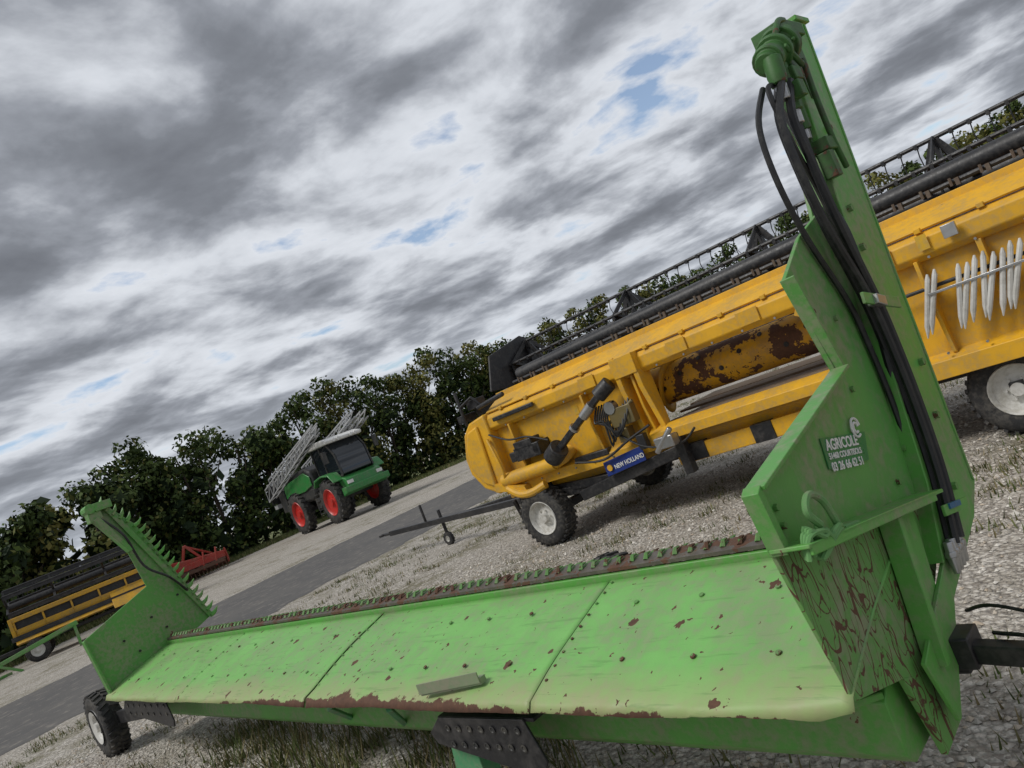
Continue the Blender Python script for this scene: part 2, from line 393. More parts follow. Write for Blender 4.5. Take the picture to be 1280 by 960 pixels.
m.box((.96,2.87,2.30),(.05,.05,.06)); m.box((1.0,3.02,2.10),(.07,.10,.05)); m.box((.99,2.97,2.02),(.05,.05,.10)); m.tube([(.95,2.90,2.47),(.95,3.0,2.40)],.012,6)
m.tube([(1.05,3.02,2.28),(1.05,3.04,1.90)],.040,10); m.tube([(1.05,3.04,1.90),(1.05,3.05,1.72)],.018,8)
m.curve([(1.0,2.88,2.46),(.97,2.92,2.53),(.97,3.00,2.59),(.99,3.12,2.62)],.012)
m.curve([(.98,3.12,2.45),(.97,3.06,2.30),(.97,3.05,2.12),(.98,3.10,2.0)],.012)
m.obj('hydraulic_motor',GT,greasy,bevel=.004,flip=True)
m=MB()
for k,(o,r) in enumerate(((0,.014),(.045,.015),(-.04,.011),(.085,.016))):
    e=.97+.03*(k%3)
    m.curve([(e,2.80+o*.8,2.34),(e,2.66+o*1.2,2.20),(e,2.63+o*1.5,2.02),(e,2.66+o*1.3,1.80),(e,2.75+o*.7,1.55),(e,2.77+o*.6,1.40),(e,2.76+o*.5,1.15),(e,2.71+o*.5,.90),(e,2.61+o*.6,.68)],r)
m.curve([(1.03,2.88,2.26),(1.0,2.84,2.10),(1.0,2.83,1.85),(1.0,2.86,1.6),(1.0,2.81,1.4),(1.02,2.76,1.1)],.016)
m.curve([(1.03,2.96,2.34),(1.03,2.94,2.16),(1.03,2.92,1.9),(1.0,2.88,1.75),(1.0,2.85,1.45),(1.0,2.82,1.2),(1.0,2.72,.8)],.018)
m.curve([(1.0,2.80,2.34),(.99,2.70,2.30),(.99,2.72,2.1),(1.0,2.79,1.95),(1.0,2.83,1.7)],.010)
m.obj('hydraulic_hoses',GT,hose_m,flip=True)
m=MB()
for o in (-.03,.0,.035,.07):
    p=Vector((.98,2.605+o,.70)); m.tube([p,p+Vector((0,-.01,-.05)),p+Vector((0,-.02,-.10))],[.016,.018,.012],8)
    m.tube([p+Vector((0,-.006,-.03)),p+Vector((0,-.01,-.05))],.021,6)
for p in ((.98,2.80,2.33),(1.0,2.885,2.25),(1.03,2.98,2.2)):
    p=Vector(p); m.tube([p,p+Vector((0,-.01,-.06))],.022,6)
m.box((.955,2.765,1.50),(.04,.075,.035),Matrix.Rotation(-.3,3,'X')); 
m.obj('hose_couplings',GT,silver,bevel=.003,flip=True)
m=MB(); m.beam((.955,2.66,1.53),(.955,2.96,1.46),.012,.04); m.beam((.955,2.58,.80),(.955,2.80,.75),.01,.035)
m.obj('hose_clamps',GT,green,bevel=.002,flip=True)
m=MB(); m.beam((.948,2.62,.80),(.948,2.72,.778),.008,.018); m.obj('blue_tape',GT,paint('blue_tape',(.02,.13,.28),.5),flip=True)
m=MB()
for k in range(6):
    o=k*.010; e=.965+.008*(k%3)
    m.curve([(e,1.70+o,1.005),(e-.01,1.72+o*.5,1.055+o*.4),(e-.02,1.78,1.05-o*.5),(e-.015,1.82-o*.4,1.01+o),(e,1.76+o*.6,.985),(e-.02,1.86,1.03-o*.3),(e,1.92,1.0-o*.3)],.007,6)
m.curve([(.96,1.90,1.00),(.955,1.86,1.10),(.955,1.80,1.14),(.955,1.76,1.11),(.955,1.80,1.06)],.010,8)
m.tube([(.97,1.93,.995),(.97,2.02,.975)],.014,8)
m.obj('tied_strap',GT,paint('green_strap',(.14,.33,.11),.8,.05,.6),flip=True)
stk=empty('sticker'); stk.parent=GT
m=MB(); m.prism([(2.155,1.205),(2.46,1.135),(2.41,1.055),(2.135,1.115)],1.040,1.0435); m.obj('sticker_film',stk,paint('sticker_green',(.03,.22,.06),.3,dirt=.1),flip=True)
def text(body,parent,loc,size,rot,mat,name,ext=.001,xs=1.):
    cu=bpy.data.curves.new(name,'FONT'); cu.body=body; cu.size=size; cu.extrude=ext; cu.offset=size*.02
    cu.materials.append(mat); o=bpy.data.objects.new(name,cu); scene.collection.objects.link(o); o.parent=parent
    o.matrix_local=Matrix.Translation(loc)@rot@Matrix.Diagonal((xs,1,1,1)); return o
B=Matrix(((0,0,1,0),(1,0,0,0),(0,1,0,0),(0,0,0,1)))
tr=B@Matrix.Rotation(-.22,4,'Z')
text('AGRICOLE',stk,(-1.0385,2.165,1.163),.046,tr,white_p,'sticker_text_1')
text('51460 COURTISOLS',stk,(-1.0385,2.158,1.137),.026,tr,white_p,'sticker_text_2')
text('03 26 66 62 51',stk,(-1.0385,2.150,1.103),.036,tr,white_p,'sticker_text_3')
m=MB()
for r_ in (.030,.016): m.curve([(1.036,2.40+r_*math.cos(q),1.165+r_*math.sin(q)) for q in np.linspace(0,5.2,10)],.004,6)
m.obj('sticker_logo',stk,white_p,flip=True)

# ---- trailer under the table
T1=empty('header_trailer',rz=ga)
m=MB()
m.beam((8.9,2.62,.33),(1.0,2.45,.40),.10,.12)
m.beam((1.1,2.42,.42),(-.1,2.12,.44),.055,.06)
m.box((1.02,2.40,.43),(.14,.11,.10)); m.beam((8.8,1.98,.31),(8.8,3.30,.31),.08,.08); m.beam((3.16,2.3,.31),(3.16,3.30,.31),.08,.08)
m.beam((8.75,2.0,.33),(7.2,2.02,.44),.05,.12)
m.obj('chassis',T1,black,bevel=.006,flip=True)
def bracket(s0,s1,l,z,h,name):
    m=MB()
    prof=[(s0,z-h*.35),(s0+.05,z+h*.5),(s1-.10,z+h*.5),(s1,z+h*.15),(s1-.03,z-h*.1),(s0+.15,z-h*.6),(s0+.04,z-h*.6)]
    vs=[(a,l,b_) for a,b_ in prof]+[(a,l+.012,b_) for a,b_ in prof]; n=len(prof)
    m.add(vs,[tuple(range(n)),tuple(range(n,2*n))]+[(i,(i+1)%n,n+(i+1)%n,n+i) for i in range(n)])
    m.bb((s0,l+.012,z+h*.42),(s1-.08,l+.35,z+h*.5))
    m.obj(name,T1,black,bevel=.003,flip=True)
    m=MB()
    for i in range(7):
        for j in range(2):
            s=s0+.10+i*(s1-s0-.25)/6; m.lathe([(0,.012),(-.004,.016),(-.005,.011),(-.002,.008),(-.0015,.0005)],(s,l-.001,z+h*(.28-.36*j)),(0,1,0),12)
    m.obj(name+'_holes',T1,paint(name+'_worn',(.035,.035,.035),.5),flip=True)
bracket(2.35,3.05,1.80,.42,.20,'bracket_front')
bracket(6.7,7.9,1.90,.46,.20,'bracket_rear')
m=MB(); m.prism([(2.86,.0),(2.86,.48),(3.0,.48),(3.12,.0)],1.86,1.95,ax=1); m.beam((3.05,2.0,.45),(3.5,2.3,.30),.03,.03);m.beam((3.5,1.9,.5),(3.75,2.1,.30),.03,.02); m.beam((4.1,1.9,.5),(4.3,2.1,.33),.03,.02)
m.obj('support_leg',T1,paint('teal_green',(.08,.32,.14),.5,.05,.4),bevel=.004,flip=True)
for (s,l) in ((8.84,1.95),(8.84,3.35),(3.16,3.36)): wheel(T1,'wheel_%d_%d'%(int(s),int(l*10)),(s,l,.31),.31,.20,.18,black,flip=True)
m=MB(); m.lathe([(-.105,.165),(-.09,.12),(-.06,.10),(-.06,.05),(-.11,.045),(-.11,.001)],(8.84,1.95,.31),(0,1,0),28); m.obj('hub_cap',T1,grey_pl,flip=True)
m=MB()
m.curve([(.98,2.50,.50),(.85,2.40,.55),(.6,2.3,.50),(.45,2.25,.40),(.55,2.2,.30),(.75,2.2,.28),(.7,2.3,.45),(.4,2.3,.50),(.1,2.2,.42)],.006,6)
m.curve([(.9,2.42,.46),(.7,2.3,.47),(.5,2.25,.3),(.4,2.2,.2),(.3,2.25,.45)],.007,6)
m.tube([(.62,2.25,.28),(.5,2.18,.20)],.02,8); m.obj('lighting_cable',T1,hose_m,flip=True)

# ================================================================== YELLOW HEADER
ya=math.atan2(-.6891,.7247)
YH=empty('combine_header',rz=ya); L0=6.57; S0=-2.6
m=MB()
def prof_beam(s0,s1,l,z,w,h,c=.03):
    m.prism([(l+c,z),(l+w-c,z),(l+w,z+c),(l+w,z+h-c),(l+w-c,z+h),(l+c,z+h),(l,z+h-c),(l,z+c)],s0,s1)
prof_beam(S0,7.0,L0+.02,1.52,.24,.22,.05)
m.obj('main_beam',YH,yellow,bevel=.01,flip=True)
m=MB()
m.prism([(6.63,1.745),(6.61,1.76),(6.92,1.90),(6.94,1.88)],S0,6.9)
m.prism([(6.90,1.88),(6.905,1.95),(6.93,1.95),(6.93,1.87)],S0,6.9)
m.bb((4.60,L0+.12,.72),(7.05,L0+.14,1.53)); m.bb((S0,L0+.12,.62),(2.52,L0+.14,1.53))
m.prism([(L0+.02,.72),(L0+.02,.84),(L0+.14,.90),(L0+.14,.72)],4.6,7.05)
m.prism([(L0+.02,.60),(L0+.02,.74),(L0+.14,.80),(L0+.14,.60)],S0,2.52)
m.prism([(L0-.02,.79),(L0-.02,.89),(L0+.08,.945),(L0+.16,.945),(L0+.16,.79)],2.45,4.7)
for s in (4.62,5.35,6.55,7.0,2.40,1.75,.9,.1,-.8,-1.8):
    m.prism([(L0+.0,1.54),(L0+.0,1.2),(L0+.06,.78),(L0+.15,.72),(L0+.15,1.54)],s,s+.03)
for s in (4.50,4.74): m.prism([(L0-.05,1.76),(L0-.05,1.40),(L0+.05,.95),(L0+.02,.80),(L0+.16,.80),(L0+.16,1.76)],s,s+.06)
m.prism([(L0-.05,1.76),(L0-.05,1.30),(L0+.05,.95),(L0+.02,.80),(L0+.16,.80),(L0+.16,1.76)],2.42,2.50)
m.bb((4.50,L0-.06,1.55),(4.80,L0-.03,1.76))
for s in (5.1,3.9,3.1,1.9,.4,-.6): m.bb((s,L0-.0,1.57),(s+.22,L0+.015,1.71))
m.bb((1.3,L0+.02,1.12),(1.34,L0+.14,1.53)); m.bb((2.0,L0+.04,1.05),(2.4,L0+.12,1.10)); m.bb((.2,L0-.02,1.20),(1.05,L0+.12,1.32))
m.beam((2.5,L0+.04,1.33),(2.8,L0+.04,1.53),.02,.08)
for s in np.arange(-2.4,6.9,.45): m.bb((s,6.60,1.735),(s+.05,6.66,1.775))
m.obj('rear_frame',YH,yellow,bevel=.005,flip=True)
m=MB()
for s in np.arange(-2.3,6.9,.33):
    if not 4.4<s<4.9: m.tube([(s,L0+.022,1.54),(s,L0+.008,1.54)],.011,6)
for s in list(np.arange(4.7,7.0,.28))+list(np.arange(-2.4,2.4,.28)): m.tube([(s,L0+.022,.79),(s,L0+.006,.79)],.011,6)
m.obj('frame_bolts',YH,silver,flip=True)
m=MB()
m.prism([(6.90,1.76),(7.20,1.72),(7.36,1.60),(7.50,1.30),(7.50,1.10),(7.36,.88),(7.14,.76),(6.90,.80)],L0-.02,L0+.30,ax=1)
m.prism([(7.05,1.66),(7.25,1.62),(7.38,1.40),(7.42,1.15),(7.30,.95),(7.10,.85)],L0-.06,L0-.01,ax=1)
m.prism([(7.0,1.60),(7.30,1.50),(7.40,1.10),(7.20,.70),(7.0,.62)],L0+.30,L0+1.9,ax=1)
m.obj('end_shield',YH,yellow,bevel=.03,flip=True,smooth=50)
m=MB()
m.tube([(6.95,L0-.02,.90),(6.05,L0-.02,.92)],.085,14)
m.tube([(6.05,L0-.02,.92),(5.9,L0-.02,.95),(5.85,L0+.1,1.0)],.07,12)
m.prism([(7.12,.80),(6.60,.72),(6.62,.78),(7.1,.90)],L0-.08,L0+.1,ax=1)
m.curve([(6.9,L0-.06,.80),(6.7,L0-.1,.70),(6.5,L0-.1,.68),(6.3,L0-.05,.72)],.05,10)
m.curve([(6.95,L0-.05,1.45),(6.86,L0-.1,1.20),(6.84,L0-.1,1.0),(6.95,L0-.04,.85)],.018,8)
m.obj('drive_guard_tubes',YH,yellow,bevel=0,flip=True)
m=MB()
m.prism([(L0+.14,.74),(L0+.14,.77),(8.75,.66),(8.75,.63)],S0,7.2)
m.prism([(L0+.14,.74),(7.0,.74),(7.05,.62),(L0+.2,.62)],S0,7.1)
m.prism([(8.75,.62),(8.75,.67),(8.82,.67),(8.82,.62)],S0,7.2)
m.obj('header_floor',YH,yellow_old,bevel=.003,flip=True)
m=MB(); m.bb((2.55,L0+.20,.915),(4.55,L0+.34,.945)); m.bb((2.6,L0+.36,.91),(4.5,L0+.52,.94)); m.bb((2.6,L0+.54,.91),(4.5,L0+.80,.935))
m.bb((2.3,7.42,.93),(4.8,7.80,.955)); m.bb((2.2,7.83,.93),(4.9,8.45,.96)); m.obj('feeder_floor_planks',YH,wood,bevel=.004,flip=True)
AZ=1.29
m=MB(); m.tube([(S0,7.25,AZ),(7.0,7.25,AZ)],.215,28); m.obj('auger_tube',YH,yellow_worn,flip=True)
m=MB()
for k in range(9):
    s=2.7+k*.24; q=2.8+.45*((k*7)%3-1); m.tube([(s,7.25+.212*math.cos(q),AZ+.212*math.sin(q)),(s,7.25+.222*math.cos(q),AZ+.222*math.sin(q))],.026,10)
m.obj('auger_finger_guides',YH,black,flip=True)
m=MB()
for (a,b_,sg) in ((4.35,6.9,1),(2.4,S0,1)):
    n=160;vs=[];fs=[]
    for i in range(n+1):
        t=i/n; s=a+(b_-a)*t; q=sg*2*math.pi*abs(s-a)/.55
        for r in (.20,.31): vs.append((s,7.25+r*math.cos(q),AZ+r*math.sin(q)))
    for i in range(n): fs.append((2*i,2*i+1,2*i+3,2*i+2))
    m.add(vs,fs)
o=m.obj('auger_flighting',YH,yellow_old,flip=True,smooth=80); sd=o.modifiers.new('t','SOLIDIFY'); sd.thickness=.006
m=MB()
m.beam((4.93,L0-.10,1.52),(5.92,L0-.12,1.02),.07,.07); m.tube([(4.88,L0-.05,1.55),(5.05,L0-.11,1.46)],.085,14); m.tube([(5.80,L0-.14,1.08),(5.98,L0-.12,.99)],.115,18)
m.tube([(5.98,L0-.12,.99),(5.95,L0+.1,.99)],.10,16)
m.box((6.35,L0+.02,1.15),(.42,.22,.16)); m.box((6.38,L0+.0,1.25),(.30,.18,.10)); m.box((6.62,L0+.02,1.14),(.10,.18,.12))
m.tube([(6.2,L0-.04,1.15),(6.2,L0-.09,1.15)],.06,12); m.box((5.55,L0+.06,.86),(.5,.10,.07)); m.box((4.75,L0-.07,.86),(.10,.08,.16))
for (s0,s1,z) in ((6.05,6.75,1.64),(.1,.75,1.64),(-1.2,-.6,1.64)): m.bb((s0,L0-.035,z-.015),(s1,L0+.01,z+.035))
m.bb((1.0,L0+.0,1.30),(2.4,L0+.02,1.33))
m.obj('driveshaft_and_gearbox',YH,black,bevel=.01,flip=True)
m=MB(); m.tube([(5.18,L0-.10,1.40),(5.34,L0-.11,1.31)],.055,14); m.tube([(5.50,L0-.11,1.235),(5.53,L0-.11,1.22)],.06,14)
m.tube([(4.98,L0-.02,1.3),(4.98,L0-.10,1.3)],.07,12)
m.obj('driveshaft_collars',YH,silver,flip=True)
m=MB()
for k in range(7):
    m.curve([(4.75+.05*k,L0-.02,1.35-.03*k),(4.80+.05*k,L0-.12,1.15-.04*k),(4.98+.02*k,L0-.12,1.0+.03*k),(5.05+.03*k,L0-.1,1.2),(4.92+.04*k,L0-.06,1.36)],.011,6)
m.curve([(4.6,L0-.08,1.0),(4.9,L0-.10,.92),(5.3,L0-.1,.80),(5.7,L0-.1,.86)],.014)
m.curve([(6.9,L0-.04,1.5),(6.6,L0-.05,1.36),(6.3,L0-.05,1.32),(6.0,L0-.05,1.2)],.012)
m.curve([(5.0,L0-.08,1.0),(4.7,L0-.12,.80),(4.3,L0-.12,.74),(4.1,L0-.1,.84)],.012)
m.obj('hoses',YH,hose_m,flip=True)
m=MB(); m.box((4.88,L0-.04,1.18),(.30,.10,.20)); m.box((4.95,L0-.02,.98),(.14,.12,.14)); m.tube([(4.7,L0-.05,1.3),(5.15,L0-.05,1.12)],.02,8); m.obj('hydraulic_block',YH,paint('bronze_metal',(.22,.17,.07),.4,.1,.3,metal=.4),bevel=.006,flip=True)
m=MB(); m.box((4.42,L0-.16,.80),(.22,.12,.12)); m.tube([(4.3,L0-.2,.92),(4.55,L0-.2,.72)],.03,8); m.obj('hose_coupler',YH,silver,bevel=.01,flip=True)
m=MB()
for k in range(15):
    s=1.76-.060*k-(0.10 if k>1 else 0); dx=.025*math.sin(k*2.3); dz=.02*math.sin(k*1.7)
    m.tube([(s-.05,L0-.03,1.42+dz),(s-.04,L0-.035,1.38+dz),(s+.09+dx,L0-.035,1.04+dz),(s+.12+dx,L0-.03,.95+dz)],[.008,.020,.022,.005],8)
m.obj('crop_lifters',YH,grey_pl,flip=True)
m=MB(); m.bb((.75,L0-.066,1.26),(1.75,L0-.059,1.28))
for s in (1.4,.5): m.bb((s,L0-.06,1.62),(s+.10,L0-.02,1.72))
m.obj('lifter_rail',YH,silver,bevel=.003,flip=True)
m=MB(); m.bb((6.55,L0+.116,1.40),(6.63,L0+.119,1.47)); m.bb((2.2,L0-.004,1.60),(2.3,L0-.001,1.70)); m.obj('decals',YH,white_p,flip=True)
m=MB(); m.bb((5.55,L0+.116,1.35),(5.62,L0+.119,1.45)); m.bb((1.62,L0-.004,1.60),(1.70,L0-.001,1.72)); m.obj('warning_decals',YH,paint('decal_yellow',(.75,.45,.03),.4),flip=True)
# reel
RC=(7.95,2.0); RR=.50
arms=[7.0,5.2,3.4,1.6,-.2,-2.0]
ang=[math.pi/2+k*math.pi/3 for k in range(6)]
pts=[(RC[0]+RR*math.cos(a),RC[1]+RR*math.sin(a)) for a in ang]
m=MB(); m.tube([(S0,RC[0],RC[1]),(7.0,RC[0],RC[1])],.085,18)
for s in arms:
    for i,(l,z) in enumerate(pts):
        m.beam((s,RC[0],RC[1]),(s,l,z),.09,.03,up=(1,0,0)); 
        l2,z2=pts[(i+1)%6]; m.beam((s,l,z),(s,l2,z2),.05,.015,up=(1,0,0))
        a=ang[i]
        m.beam((s-.22,RC[0]+.08*math.cos(a),RC[1]+.08*math.sin(a)),(s,l,z),.03,.06,up=(1,0,0)); m.beam((s+.22,RC[0]+.08*math.cos(a),RC[1]+.08*math.sin(a)),(s,l,z),.03,.06,up=(1,0,0))
m.tube([(7.1,8.0,2.0),(7.16,8.0,2.0)],.40,24)
m.obj('reel_tube_and_spiders',YH,black,flip=True)
m=MB()
for (l,z) in pts: m.tube([(S0,l,z),(7.05,l,z)],.020,8)
m.obj('reel_bars',YH,black,flip=True)
m=MB()
for (l,z) in pts:
    s=S0
    while s<7.0:
        m.tube([(s,l,z),(s,l+.02,z-.03),(s,l-.01,z-.10),(s,l+.02,z-.22)],.0055,4,False)
        m.box((s,l,z-.01),(.03,.045,.04)); s+=.15
m.obj('reel_tines',YH,black,flip=True)
m=MB(); m.tube([(S0,7.15,2.13),(6.6,7.15,2.06)],.085,18); m.tube([(S0,6.98,2.03),(6.6,6.98,1.99)],.022,8); m.obj('rear_deflector_tube',YH,black,flip=True)
m=MB(); s=S0
while s<6.6:
    zz_=1.99+.04*(6.6-s)/9.2
    m.box((s,6.96,zz_-.01),(.030,.045,.06)); m.tube([(s+.045,6.94,zz_-.03),(s+.045,6.94,zz_+.035)],.012,6); s+=.22
m.obj('retaining_clips',YH,paint('rusty_clip',(.12,.09,.07),.6,.4,.3),flip=True)
m=MB()
for s in (7.15,-2.6):
    m.beam((s,6.75,1.82),(s,8.05,2.02),.08,.12); m.tube([(s,6.9,1.6),(s,7.6,1.95)],.035,10)
m.tube([(7.25,L0+.0,1.70),(7.25,L0+.0,2.15)],.022,8); m.tube([(7.25,L0+.0,1.95),(7.05,L0+.05,2.02),(6.95,L0+.1,1.85)],.02,8)
m.box((7.10,L0+.15,1.93),(.20,.16,.12)); m.tube([(7.0,L0+.05,1.86),(6.5,L0+.05,1.9)],.03,10)
m.box((7.3,L0+.1,1.8),(.1,.25,.1)); m.prism([(7.0,2.0),(7.2,2.45),(7.9,2.6),(8.2,2.45),(8.2,1.9)],7.04,7.07)
m.obj('reel_arms',YH,black,bevel=.008,flip=True)
m=MB(); m.prism([(L0+.2,1.7),(7.6,1.75),(8.9,1.1),(9.6,.55),(8.8,.5),(L0+.3,.62)],7.22,7.30); m.obj('crop_divider',YH,yellow,bevel=.01,flip=True)
m=MB(); m.beam((4.3,8.7,2.12),(6.0,8.9,2.05),.30,.04); m.obj('spare_board',YH,grey_pl,flip=True)

# trailer of the yellow header
T2=empty('header_trailer.001',rz=ya)
m=MB()
m.beam((7.3,7.3,.52),(-2.4,7.2,.58),.12,.14); m.beam((7.3,8.1,.52),(-2.4,8.2,.55),.12,.12)
for s,la,lb in ((6.45,6.65,8.75),(1.50,6.75,8.9)): m.beam((s,la,.36),(s,lb,.36),.10,.10)
m.beam((6.45,6.75,.36),(6.45,6.75,.70),.08,.08); m.beam((5.6,6.75,.50),(7.0,6.75,.58),.10,.10); m.beam((1.50,6.9,.36),(1.50,6.9,.8),.08,.1)
m.beam((5.9,6.62,.46),(4.35,6.62,.66),.09,.12); m.beam((4.4,6.6,.40),(4.4,6.6,.85),.10,.10)
m.beam((6.9,6.8,.62),(5.2,6.65,.55),.06,.10)
m.beam((7.0,7.2,.50),(9.6,7.85,.45),.08,.09); m.beam((7.0,8.2,.50),(9.6,7.90,.45),.08,.09); m.beam((9.4,7.86,.45),(12.0,8.15,.45),.09,.09)
m.tube([(12.0,8.15,.45),(12.25,8.18,.45)],.03,8); m.lathe([(-.02,.05),(.02,.05),(.02,.08),(-.02,.08),(-.02,.05)],(12.33,8.19,.45),(0,0,1),18)
m.tube([(10.35,8.06,.62),(10.35,8.06,.16)],.03,8); m.tube([(10.7,8.0,.8),(10.7,8.0,.45)],.025,8)
m.beam((7.2,6.8,.6),(7.25,6.9,.30),.05,.05)
m.obj('chassis',T2,black,bevel=.008,flip=True)
wheel(T2,'jockey_wheel',(10.35,8.06,.11),.11,.07,.05,grey_pl,flip=True,lugs=12,lugh=.003)
m=MB()
m.beam((4.55,6.72,.57),(2.3,6.72,.60),.10,.17)
m.beam((.9,6.80,.42),(-2,6.80,.42),.10,.10)
m.obj('side_beam',T2,yellow,bevel=.008,flip=True)
m=MB()
for s in (4.30,3.55,2.85): m.box((s,6.715,.585),(.22,.115,.178))
m.box((3.2,6.9,.5),(.3,.3,.1)); m.obj('side_beam_bands',T2,black,bevel=.004,flip=True)
for (s,l) in ((6.50,6.57),(6.45,8.75),(1.50,6.85),(1.50,8.9)): wheel(T2,'wheel_%d_%d'%(int(s),int(l)),(s,l,.35),.35,.24,.20,white_rim,flip=True,lugs=30)
sg=empty('name_plate'); sg.parent=T2
m=MB(); m.prism([(5.38,.60),(4.82,.66),(4.82,.82),(5.38,.76)],6.52,6.535,ax=1); m.obj('plate',sg,blue_p,bevel=.004,flip=True)
B2=Matrix(((1,0,0,0),(0,0,-1,0),(0,1,0,0),(0,0,0,1)))
text('NEW HOLLAND',sg,(-5.24,6.515,.66),.068,B2@Matrix.Rotation(.105,4,'Z'),white_p,'lettering',xs=.85)
m=MB(); m.tube([(5.30,6.515,.69),(5.30,6.50,.69)],.035,14); m.obj('roundel',sg,yellow,flip=True)

# ================================================================== SPRAYER
f=Vector((.66,-.75)); fa=math.atan2(f.y,f.x)
right=Vector((f.y,-f.x)).normalized()
fw=Vector((-9.9,36.3)); org=fw-right*1.2-f.normalized()*1.8
SP=empty('self_propelled_sprayer',(org.x,org.y,0),fa); SP.scale=(1.06,1.0,1.13)
for i,(x,y) in enumerate(((1.8,-1.15),(1.8,1.15),(-1.8,-1.15),(-1.8,1.15))): wheel(SP,'wheel_%d'%(i+1),(x,y,.93),.91,.50,.56,red_p,lugs=22,lugh=.05)
m=MB(); m.bb((-3.0,-.45,1.0),(3.0,.45,1.25)); 
for x in (1.8,-1.8): m.beam((x,-1.0,.95),(x,1.0,.95),.25,.25); m.bb((x-.25,-.85,.95),(x+.25,-.6,1.5)); m.bb((x-.25,.6,.95),(x+.25,.85,1.5))
m.bb((-3.6,-1.2,1.2),(-2.9,1.2,2.2)); m.bb((.2,-1.25,.75),(.9,-.7,1.3)); 
m.beam((.75,-1.3,.5),(.75,-1.2,1.9),.03,.03); m.beam((.35,-1.3,.5),(.35,-1.2,1.9),.03,.03)
for k in range(5): m.beam((.35,-1.3,.6+.28*k),(.75,-1.3,.6+.28*k),.05,.03)
m.obj('chassis',SP,anth,bevel=.02)
m=MB()
m.prism([(-3.0,1.3),(-3.1,2.1),(-2.6,2.65),(-.2,2.75),(.35,2.5),(.4,1.5),(-.2,1.25)],-1.12,1.12,ax=1)
m.obj('spray_tank',SP,anth,bevel=.12,smooth=60)
m=MB()
for y in (-1.19,1.13): m.prism([(-2.8,1.75),(-2.7,2.35),(-.2,2.55),(.3,2.3),(.3,1.9),(-.6,1.75)],y,y+.06,ax=1)
m.prism([(1.2,1.35),(1.2,1.75),(2.7,1.75),(3.15,1.6),(3.2,1.25),(2.9,1.05),(2.2,1.05)],-.95,.95,ax=1)
m.prism([(2.9,.95),(3.3,1.05),(3.3,1.3),(2.9,1.3)],-1.2,1.2,ax=1)
for y in (-1.15,1.15):
    m.prism([(.85,1.75),(1.1,2.02),(1.8,2.10),(2.5,2.02),(2.85,1.65),(2.8,1.62),(2.45,1.95),(1.8,2.03),(1.15,1.95),(.9,1.70)],y-.28,y+.28,ax=1)
m.obj('green_bodywork',SP,darkgreen,bevel=.04,smooth=50)
m=MB()
m.prism([(.75,1.75),(.70,3.15),(.95,3.27),(2.25,3.27),(2.75,2.7),(2.85,1.8)],-.82,.82,ax=1); m.obj('cab_glazing',SP,glass,bevel=.06)
m=MB()
for y in (-.84,.84):
    for a,b_ in (((.75,1.75),(.70,3.2)),((1.6,1.75),(1.55,3.25)),((2.85,1.8),(2.73,2.7)),((2.73,2.7),(2.25,3.25)),((.75,1.78),(2.85,1.8))): m.beam((a[0],y,a[1]),(b_[0],y,b_[1]),.06,.08)
    m.beam((2.3,y,2.9),(2.8,y*1.6,2.9),.03,.03); m.box((2.85,y*1.65,2.7),(.08,.22,.5))
m.obj('cab_pillars_and_mirrors',SP,anth,bevel=.01)
m=MB(); m.prism([(.50,3.26),(.5,3.42),(.9,3.52),(2.2,3.48),(2.75,3.36),(2.7,3.22)],-.98,.98,ax=1); m.obj('cab_roof',SP,white_p,bevel=.05,smooth=50)
m=MB(); 
for y in (-.6,-.35,.35,.6): m.tube([(2.68,y,3.31),(2.78,y,3.30)],.07,12)
for y in (-.8,.8): m.box((3.2,y,1.45),(.05,.3,.14))
m.obj('work_lights',SP,white_p)
m=MB()
def truss(p0,p1,h,w,n):
    p0=Vector(p0);p1=Vector(p1)
    for i in range(n):
        a=p0.lerp(p1,i/n);b_=p0.lerp(p1,(i+1)/n); k0=1-.5*i/n;k1=1-.5*(i+1)/n
        for o in (-w/2,w/2):
            oy=Vector((0,o,0)); A=a+oy; Bb=b_+oy; At=A+Vector((0,0,h*k0)); Bt=Bb+Vector((0,0,h*k1))
            m.beam(A,Bb,.055,.055); m.beam(At,Bt,.055,.055); m.beam(A,Bt,.035,.035); m.beam(At,A,.03,.03)
        m.beam(a+Vector((0,-w/2,0)),b_+Vector((0,w/2,0)),.03,.03); m.beam(a+Vector((0,-w/2,h*k0)),a+Vector((0,w/2,h*k0)),.03,.03)
for y in (-1.35,1.35):
    truss((-4.2,y,1.95),(2.9,y*1.0,3.75),.60,.30,10)
    truss((-4.2,y*.74,2.45),(2.4,y*.74,3.95),.50,.25,8)
m.bb((-4.3,-1.3,1.5),(-3.9,1.3,1.7)); m.bb((-4.3,-1.3,2.6),(-3.95,1.3,2.75)); m.bb((-4.2,-.6,1.0),(-3.95,.6,2.8))
m.obj('folded_booms',SP,alu)
m=MB()
for y in (-1.35,1.35):
    m.curve([(-4.1,y*.9,2.2),(-2,y*.95,2.65),(0,y*.9,3.1),(2.4,y*.95,3.7)],.05,6); m.box((-4.1,y*.9,2.2),(.4,.3,.9))
m.obj('boom_hoses',SP,hose_m)

